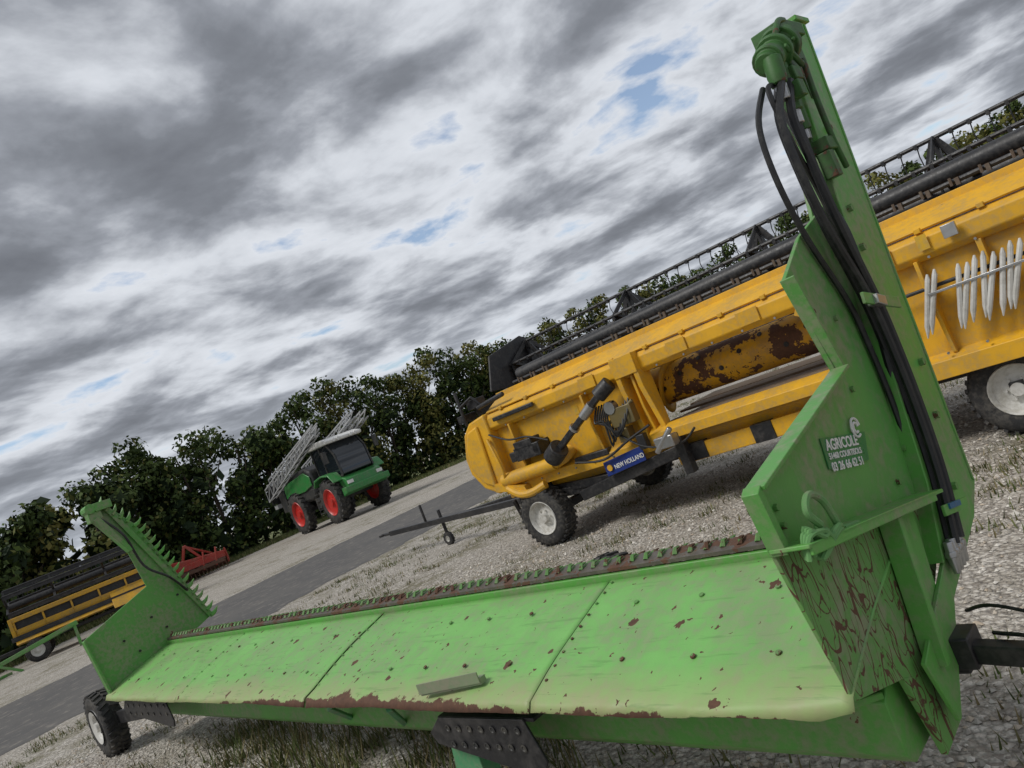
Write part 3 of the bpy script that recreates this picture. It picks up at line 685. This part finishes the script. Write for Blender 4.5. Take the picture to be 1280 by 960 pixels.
# ================================================================== far-left header
fa2=math.atan2(.50,.866); FH=empty('combine_header.001',(-16.4,26.6,0),fa2)
m=MB(); W=2.2
m.bb((-W,-.62,1.45),(W,-.45,1.60)); m.prism([(-.6,1.02),(-.6,1.20),(-.55,1.20),(-.55,1.02)],-W,W); m.prism([(-.6,1.0),(1.0,.72),(1.0,.76),(-.6,1.06)],-W,W)
for x in np.linspace(-W+.05,W-.1,6): m.bb((x,-.60,1.0),(x+.06,-.50,1.60))
for x in (-W,W): m.prism([(-.65,1.60),(.3,1.45),(1.7,.95),(1.0,.66),(-.65,.85)],x-.05,x+.05)
m.prism([(-.9,.75),(-.65,.95),(-.65,.70)],-W,W)
m.prism([(-1.05,.62),(-1.0,.70),(-.62,1.15),(-.62,1.0)],W-1.5,W)
m.obj('header_body',FH,yellow_old,bevel=.02)
m=MB(); m.tube([(-W,.2,1.95),(W,.2,1.95)],.12,14); m.bb((-W,-.45,1.2),(W,-.42,1.45)); m.bb((-W-.1,-.8,.85),(W,-.66,1.0))
for k in range(6):
    a=k*math.pi/3+.3; l=.2+.62*math.cos(a); z=1.95+.62*math.sin(a); m.tube([(-W,l,z),(W,l,z)],.03,6); m.beam((-W,l,z-.06),(W,l,z-.06),.02,.12)
    for x in (-W,-.8,.8,W): m.beam((x,.2,1.95),(x,l,z),.07,.03)
    x=-W
    while x<W: m.tube([(x,l,z),(x,l,z-.3)],.01,4,False); x+=.14
m.obj('reel',FH,black)
m=MB(); m.bb((-W-1.5,-.15,.5),(W,.05,.62)); m.bb((-1.8,-.9,.35),(-1.65,.9,.5)); m.bb((1.6,-.9,.35),(1.75,.9,.5)); m.bb((-1.8,-.7,.5),(-1.65,-.55,1.0)); m.bb((1.6,-.7,.5),(1.75,-.55,1.0))
m.obj('transport_frame',FH,black,bevel=.01)
for i,(x,y) in enumerate(((-1.7,-.95),(-1.7,.95),(1.7,-.95),(1.7,.95))): wheel(FH,'wheel_%d'%(i+1),(x,y,.36),.36,.24,.2,grey_pl)
GF=empty('green_drawbar_frame',(-17.0,23.6,0),.35)
m=MB(); m.beam((-1.2,-.2,.35),(1.6,.3,.75),.12,.12); m.beam((-1.2,.5,.35),(1.6,.3,.72),.12,.12); m.beam((-1.0,-.3,0),(-1.0,-.3,.75),.1,.1); m.beam((-1.1,-.5,.04),(-.6,.6,.04),.1,.08); m.beam((-1.0,.5,0),(-1.0,.5,.6),.1,.1); m.beam((1.5,.3,.0),(1.5,.3,.75),.08,.08); m.beam((-1,-.3,.7),(-.1,0,.0),.08,.08)
m.obj('frame',GF,green_plate,bevel=.01)
RH=empty('power_harrow',(-17.7,37.6,0),.35)
m=MB(); m.bb((-1.5,-.3,.55),(1.5,.2,.85)); m.prism([(-1.5,.85),(-1.3,1.25),(-.2,1.05),(1.5,.85)],-.25,.15,ax=1)
m.beam((-.5,0,.8),(-.1,-.1,1.75),.12,.12); m.beam((.5,0,.8),(-.1,-.1,1.75),.12,.12); m.beam((-.1,-.1,1.7),(.9,.8,.9),.1,.1)
for x in (-1.45,0,1.45): m.beam((x,.1,.7),(x,1.1,.55),.1,.18)
for x in (-1.1,.4,1.0): m.beam((x,-.35,.3),(x+.2,-.3,1.15),.08,.1)
m.prism([(.3,.2),(.3,.95),(.9,.9),(1.3,.3)],-1.56,-1.50,ax=0); m.prism([(.3,.2),(.3,.95),(.9,.9),(1.3,.3)],1.50,1.56,ax=0)
m.obj('frame',RH,redold,bevel=.02)
m=MB(); m.tube([(-1.45,1.1,.32),(1.45,1.1,.32)],.2,14); m.bb((-1.4,-.42,.35),(1.4,-.32,.5))
for k in range(16):
    x=-1.4+k*.187; m.lathe([(-.01,.2),(-.01,.30),(.01,.30),(.01,.2)],(x,1.1,.32),(1,0,0),14); m.beam((x,-.2,.6),(x+.03,-.28,.05),.03,.06)
m.obj('roller_and_tines',RH,paint('rust_steel',(.12,.05,.03),.7,.6,.3))

# ================================================================== ground, road, verge
def flat(name,vs,fs,mat):
    me=bpy.data.meshes.new(name); me.from_pydata(vs,[],fs); me.materials.append(mat)
    o=bpy.data.objects.new(name,me); scene.collection.objects.link(o); return o
flat('gravel_ground',[(-900,-900,0),(900,-900,0),(900,900,0),(-900,900,0)],[(0,1,2,3)],gravel)
rd=Vector((.6,.8)); rn=Vector((.8,-.6)); vs=[];fs=[];n=700
for i in range(n+1):
    t=-40+160*i/n
    e1=.25*noise.noise(Vector((t*.5,0,3)))+.20*noise.noise(Vector((t*2.3,5,3)))+.10*noise.noise(Vector((t*9,5,3))); e2=.25*noise.noise(Vector((t*.5,9,7)))+.2*noise.noise(Vector((t*2.3,1,8)))
    for q in (-12.4+e1,-19.2+e2):
        p=rd*t+rn*q; vs.append((p.x,p.y,.004))
for i in range(n): fs.append((2*i,2*i+1,2*i+3,2*i+2))
flat('asphalt_road',vs,fs,asph)
inner=[(-17,4),(-20.5,20),(-20.5,30),(-18.5,40),(-11.5,50),(0,57),(18,61),(45,57),(75,36)]
outer=[(-60,0),(-60,20),(-60,40),(-60,80),(-30,110),(0,120),(25,120),(60,110),(120,60)]
def polyl(P,t):
    i=min(int(t),len(P)-2); u=t-i; return (P[i][0]*(1-u)+P[i+1][0]*u,P[i][1]*(1-u)+P[i+1][1]*u)
vs=[];fs=[];n=400
for i in range(n+1):
    t=(len(inner)-1)*i/n; a=polyl(inner,t); b_=polyl(outer,t); w=.6*noise.noise(Vector((t*6,0,1)))+.4*noise.noise(Vector((t*25,3,1)))
    vs+=[(a[0]+w,a[1]+w,.008),(b_[0],b_[1],.008)]
for i in range(n): fs.append((2*i,2*i+1,2*i+3,2*i+2))
flat('grass_verge',vs,fs,grassm)

def quads_object(name,V,shade,mats,nv=4,parent=None):
    n=V.shape[0]; me=bpy.data.meshes.new(name)
    me.vertices.add(n*nv); me.vertices.foreach_set('co',V.reshape(-1).astype(np.float32))
    me.loops.add(n*nv); me.loops.foreach_set('vertex_index',np.arange(n*nv,dtype=np.int32))
    me.polygons.add(n); me.polygons.foreach_set('loop_start',np.arange(0,n*nv,nv,dtype=np.int32))
    me.update(calc_edges=True)
    at=me.attributes.new('shade','FLOAT_COLOR','FACE')
    c=np.ones((n,4),np.float32); c[:,:2]=shade; at.data.foreach_set('color',c.reshape(-1))
    for m_ in mats: me.materials.append(m_)
    o=bpy.data.objects.new(name,me); scene.collection.objects.link(o)
    if parent: o.parent=parent
    return o
# ---- tree line
hp=[(-27,2),(-26,16),(-24.5,28),(-21.5,43),(-14,56),(-2,64),(18,68),(45,62),(78,40)]
hh=[4.6,4.6,5.4,8.4,10.2,9.6,10.2,11.6,11.0]
TL=empty('tree_line')
blobs=[];trunks=MB()
seglen=[math.dist(hp[i],hp[i+1]) for i in range(len(hp)-1)]
for i in range(len(hp)-1):
    k=0
    while k<seglen[i]:
        u=k/seglen[i]; x=hp[i][0]*(1-u)+hp[i+1][0]*u; y=hp[i][1]*(1-u)+hp[i+1][1]*u
        big_=.5+.5*noise.noise(Vector((x*.11,y*.11,2)))*1.6
        h=(hh[i]*(1-u)+hh[i+1]*u)*(.80+.24*big_)*random.uniform(.90,1.07); x+=random.uniform(-.9,.9); y+=random.uniform(-.9,.9)
        tone=random.random()
        trunks.tube([(x,y,0),(x+.1,y,h*.4),(x+random.uniform(-.4,.4),y,h*.8)],[.14,.10,.03],6)
        for q in range(4):
            a=random.uniform(0,6.28); z0=h*random.uniform(.2,.6); trunks.tube([(x,y,z0),(x+math.cos(a)*1.3,y+math.sin(a)*1.3,z0+h*.25)],[.06,.02],5)
        nb=random.randint(13,16)
        for q in range(nb):
            z=h*(.05+.86*(q/nb)); sp=1.75*(1-.40*(q/nb)**2)
            blobs.append((x+random.gauss(0,sp*.6),y+random.gauss(0,sp*.6),z,random.uniform(.85,1.45)*(1-.36*q/nb),tone))
        k+=random.uniform(1.3,2.0)
trunks.obj('trunks_and_limbs',TL,bark)
Bn=np.array(blobs); nb=len(Bn)
per=np.where(Bn[:,1]<34,230,165); per=np.where(Bn[:,0]>30,100,per)
idx=np.repeat(np.arange(nb),per); M=len(idx)
d=rng.normal(size=(M,3)); d/=np.linalg.norm(d,axis=1,keepdims=True)
rr=rng.uniform(.30,1.16,M)**.6*Bn[idx,3]
sc=np.array([1.,1.,.85]); C=Bn[idx,:3]+d*rr[:,None]*sc; C[:,2]=np.maximum(C[:,2],.1)
nr=d+rng.normal(size=(M,3))*.7; nr/=np.linalg.norm(nr,axis=1,keepdims=True)
t1=np.cross(nr,rng.normal(size=(M,3))); t1/=np.linalg.norm(t1,axis=1,keepdims=True); t2=np.cross(nr,t1)
sz=(rng.uniform(.08,.21,M)*np.where(Bn[idx,0]>30,1.35,1))[:,None]
V=np.stack([C-t1*sz,C-t2*sz*.6,C+t1*sz,C+t2*sz*.6],1)
sh=np.clip(.25+.5*(rr/Bn[idx,3]-.5)+.35*(d[:,2]>0)*rng.random(M)+rng.normal(0,.15,M)+.25*(Bn[idx,4]-.5),0,1)  # light painted into leaf tone: paler outward and on upper halves of clumps
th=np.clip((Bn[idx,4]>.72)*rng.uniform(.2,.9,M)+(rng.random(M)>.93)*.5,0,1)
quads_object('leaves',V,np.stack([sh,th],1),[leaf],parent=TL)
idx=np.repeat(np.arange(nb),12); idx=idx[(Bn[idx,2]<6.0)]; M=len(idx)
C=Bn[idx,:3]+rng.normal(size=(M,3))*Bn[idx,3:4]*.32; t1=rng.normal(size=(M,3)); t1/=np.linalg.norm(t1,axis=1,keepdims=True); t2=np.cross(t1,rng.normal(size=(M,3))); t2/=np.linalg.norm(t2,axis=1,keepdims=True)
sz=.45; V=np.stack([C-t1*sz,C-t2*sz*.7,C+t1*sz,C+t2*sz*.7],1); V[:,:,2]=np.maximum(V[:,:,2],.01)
quads_object('inner_shade_leaves',V,np.zeros((M,2)),[leaf],parent=TL)  # big quads in the darkest leaf colour, painting the hedge's shaded interior

# ---- weeds and grass blades
def blades(centres,nper,spread,h0,h1,dry,name,wk=.04):
    idx=np.repeat(np.arange(len(centres)),nper); M=len(idx); c=np.array(centres)[idx]
    c=c+rng.normal(size=(M,2))*np.array(spread); a=rng.uniform(0,6.28,M); h=rng.uniform(h0,h1,M); w=h*wk+.002
    ln=rng.uniform(.1,.9,M)*h; b0=np.stack([c[:,0]-np.sin(a)*w,c[:,1]+np.cos(a)*w,np.zeros(M)],1); b1=np.stack([c[:,0]+np.sin(a)*w,c[:,1]-np.cos(a)*w,np.zeros(M)],1)
    tp=np.stack([c[:,0]+np.cos(a)*ln,c[:,1]+np.sin(a)*ln,h],1); V=np.stack([b0,b1,tp],1)
    quads_object(name,V,np.stack([rng.random(M),(rng.random(M)<dry)*rng.random(M)],1),[weedm],nv=3)
cs=[]
while len(cs)<3400:
    x=random.uniform(-10,12); y=random.uniform(2.0,26)
    if x*.8-y*.6<-12.0: continue
    if noise.noise(Vector((x*.45,y*.45,0)))+.4*noise.noise(Vector((x*1.7,y*1.7,0)))<random.uniform(-.20,.5): continue
    cs.append((x,y))
blades(cs,18,(.07,.07),.015,.075,.6,'weeds',.06)
g=Vector((-.7116,.7026)); gnn=Vector((.7026,.7116)); cs=[]
for i in range(300):
    s=random.uniform(2.8,6.8); l=random.uniform(1.9,3.4); p=g*s+gnn*l; cs.append((p.x,p.y))
blades(cs,18,(.06,.06),.03,.19,.6,'tall_weeds',.025)
cs=[]
for i in range(8000):
    t=random.uniform(1,6); a=polyl(inner,t); b_=polyl(outer,t); u=random.random()**1.5*.09-.006; cs.append((a[0]+(b_[0]-a[0])*u,a[1]+(b_[1]-a[1])*u))
blades(cs,7,(.25,.25),.06,.28,.35,'verge_grass_blades',.06)

# ---- loose stones near camera (real geometry)
M=30000
x=rng.uniform(-6,7,M); y=rng.uniform(1.2,10,M); s=rng.uniform(.006,.019,M)*(1+ (rng.random(M)>.96)*.7)
base=np.array([[1,0,0],[0,1,0],[-1,0,0],[0,-1,0],[0,0,.8],[0,0,-.5]],float)
tri=np.array([[0,1,4],[1,2,4],[2,3,4],[3,0,4]])
P=base[None]*s[:,None,None]*rng.uniform(.6,1.3,(M,6,3)); a=rng.uniform(0,6.28,M); ca,sa=np.cos(a),np.sin(a)
X=P[:,:,0]*ca[:,None]-P[:,:,1]*sa[:,None]+x[:,None]; Y=P[:,:,0]*sa[:,None]+P[:,:,1]*ca[:,None]+y[:,None]; Z=P[:,:,2]+.003
Q=np.stack([X,Y,Z],2)[:,tri,:].reshape(-1,3,3)
sh=np.repeat(np.stack([rng.random(M),(rng.random(M)>.7)*rng.random(M)],1),4,axis=0)
quads_object('loose_stones',Q,sh,[stone_m],nv=3)
m=MB()
for p in ((1.62,2.15),(1.72,2.0),(1.9,2.6),(2.6,3.3),(1.45,2.6)): m.box((p[0],p[1],.015),(.035,.022,.006),Matrix.Rotation(random.random()*3,3,'Z'))
m.obj('plastic_scraps',None,paint('blue_scrap',(.05,.22,.55),.4))

# ================================================================== sky, sun
SE,SA=math.radians(50),math.atan2(-.30,-.95)
w=bpy.data.worlds.new('World'); scene.world=w; w.use_nodes=True; nt=w.node_tree
try:
    w.cycles.sampling_method='MANUAL'; w.cycles.sample_map_resolution=512
except Exception: pass
bg=nt.nodes['Background']; tc=nt.nodes.new('ShaderNodeTexCoord')
sky=nt.nodes.new('ShaderNodeTexSky'); sky.sky_type='NISHITA'; sky.sun_disc=False; sky.sun_elevation=SE; sky.sun_rotation=math.atan2(math.cos(SA),math.sin(SA))
sp=nt.nodes.new('ShaderNodeSeparateXYZ'); nt.links.new(tc.outputs['Generated'],sp.inputs[0])
zz=mth(nt,'ADD',mth(nt,'MAXIMUM',sp.outputs[2],0.0),.13)
cb=nt.nodes.new('ShaderNodeCombineXYZ'); nt.links.new(mth(nt,'DIVIDE',sp.outputs[0],zz),cb.inputs[0]); nt.links.new(mth(nt,'DIVIDE',sp.outputs[1],zz),cb.inputs[1])
mp=nt.nodes.new('ShaderNodeMapping'); mp.inputs['Location'].default_value=(7.9,2.6,0); mp.inputs['Rotation'].default_value=(0,0,.5); mp.inputs['Scale'].default_value=(1.0,1.0,1); nt.links.new(cb.outputs[0],mp.inputs['Vector'])
big=noise_n(nt,mp.outputs[0],.75,2,.5,0,'2D'); med=noise_n(nt,mp.outputs[0],2.5,7,.54,.12,'2D')
den=mth(nt,'ADD',mth(nt,'MULTIPLY',big,.45),mth(nt,'MULTIPLY',med,.55))
den=mth(nt,'ADD',den,mth(nt,'ADD',.012,maprange(nt,sp.outputs[2],.35,.75,0,.025)))
band=mth(nt,'MULTIPLY',mth(nt,'MULTIPLY',maprange(nt,sp.outputs[2],.04,.16,0,1),maprange(nt,sp.outputs[2],.24,.42,1,0)),maprange(nt,sp.outputs[0],-.4,.5,.35,1))
den=mth(nt,'SUBTRACT',den,mth(nt,'MULTIPLY',band,.022))
cr=nt.nodes.new('ShaderNodeValToRGB'); el=cr.color_ramp.elements
el[0].position=.36; el[0].color=(.72,.75,.80,1); el[1].position=.70; el[1].color=(.145,.155,.178,1)
for p,c in ((.43,(.62,.65,.70,1)),(.48,(.46,.485,.53,1)),(.53,(.30,.32,.36,1)),(.59,(.205,.22,.25,1))): e=el.new(p); e.color=c
nt.links.new(den,cr.inputs[0])
# thin cloud lets blue show, mostly over the right-hand side of the yard
thin=mth(nt,'SUBTRACT',den,maprange(nt,sp.outputs[0],.0,.45,.0,.030))
blue=maprange(nt,thin,.325,.385,.9,0)
skys=nt.nodes.new('ShaderNodeMix'); skys.data_type='RGBA'; skys.blend_type='MULTIPLY'; skys.inputs[0].default_value=1; nt.links.new(sky.outputs[0],skys.inputs[6]); skys.inputs[7].default_value=(.13,.13,.13,1)
colr=mixc(nt,blue,cr.outputs[0],skys.outputs[2])
hz=maprange(nt,sp.outputs[2],0.0,.16,.5,0)
colr=mixc(nt,hz,colr,(.58,.63,.70))
nt.links.new(colr,bg.inputs['Color']); bg.inputs['Strength'].default_value=1.06
sun=bpy.data.lights.new('sun','SUN'); sun.energy=2.0; sun.angle=math.radians(20); sun.color=(1,.97,.92)
so=bpy.data.objects.new('sun',sun); scene.collection.objects.link(so)
dv=Vector((math.cos(SA)*math.cos(SE),math.sin(SA)*math.cos(SE),math.sin(SE))); so.rotation_euler=dv.to_track_quat('Z','Y').to_euler()

# ================================================================== camera
cam=bpy.data.cameras.new('camera'); cam.sensor_width=36; cam.lens=962/1280*36; cam.clip_start=.05; cam.clip_end=3000
co_=bpy.data.objects.new('camera',cam); scene.collection.objects.link(co_)
P=math.atan(38/962)
co_.matrix_world=Matrix.Translation((0,0,1.6))@Matrix.Rotation(math.pi/2+P,4,'X')@Matrix.Rotation(-math.radians(22),4,'Z')
scene.camera=co_
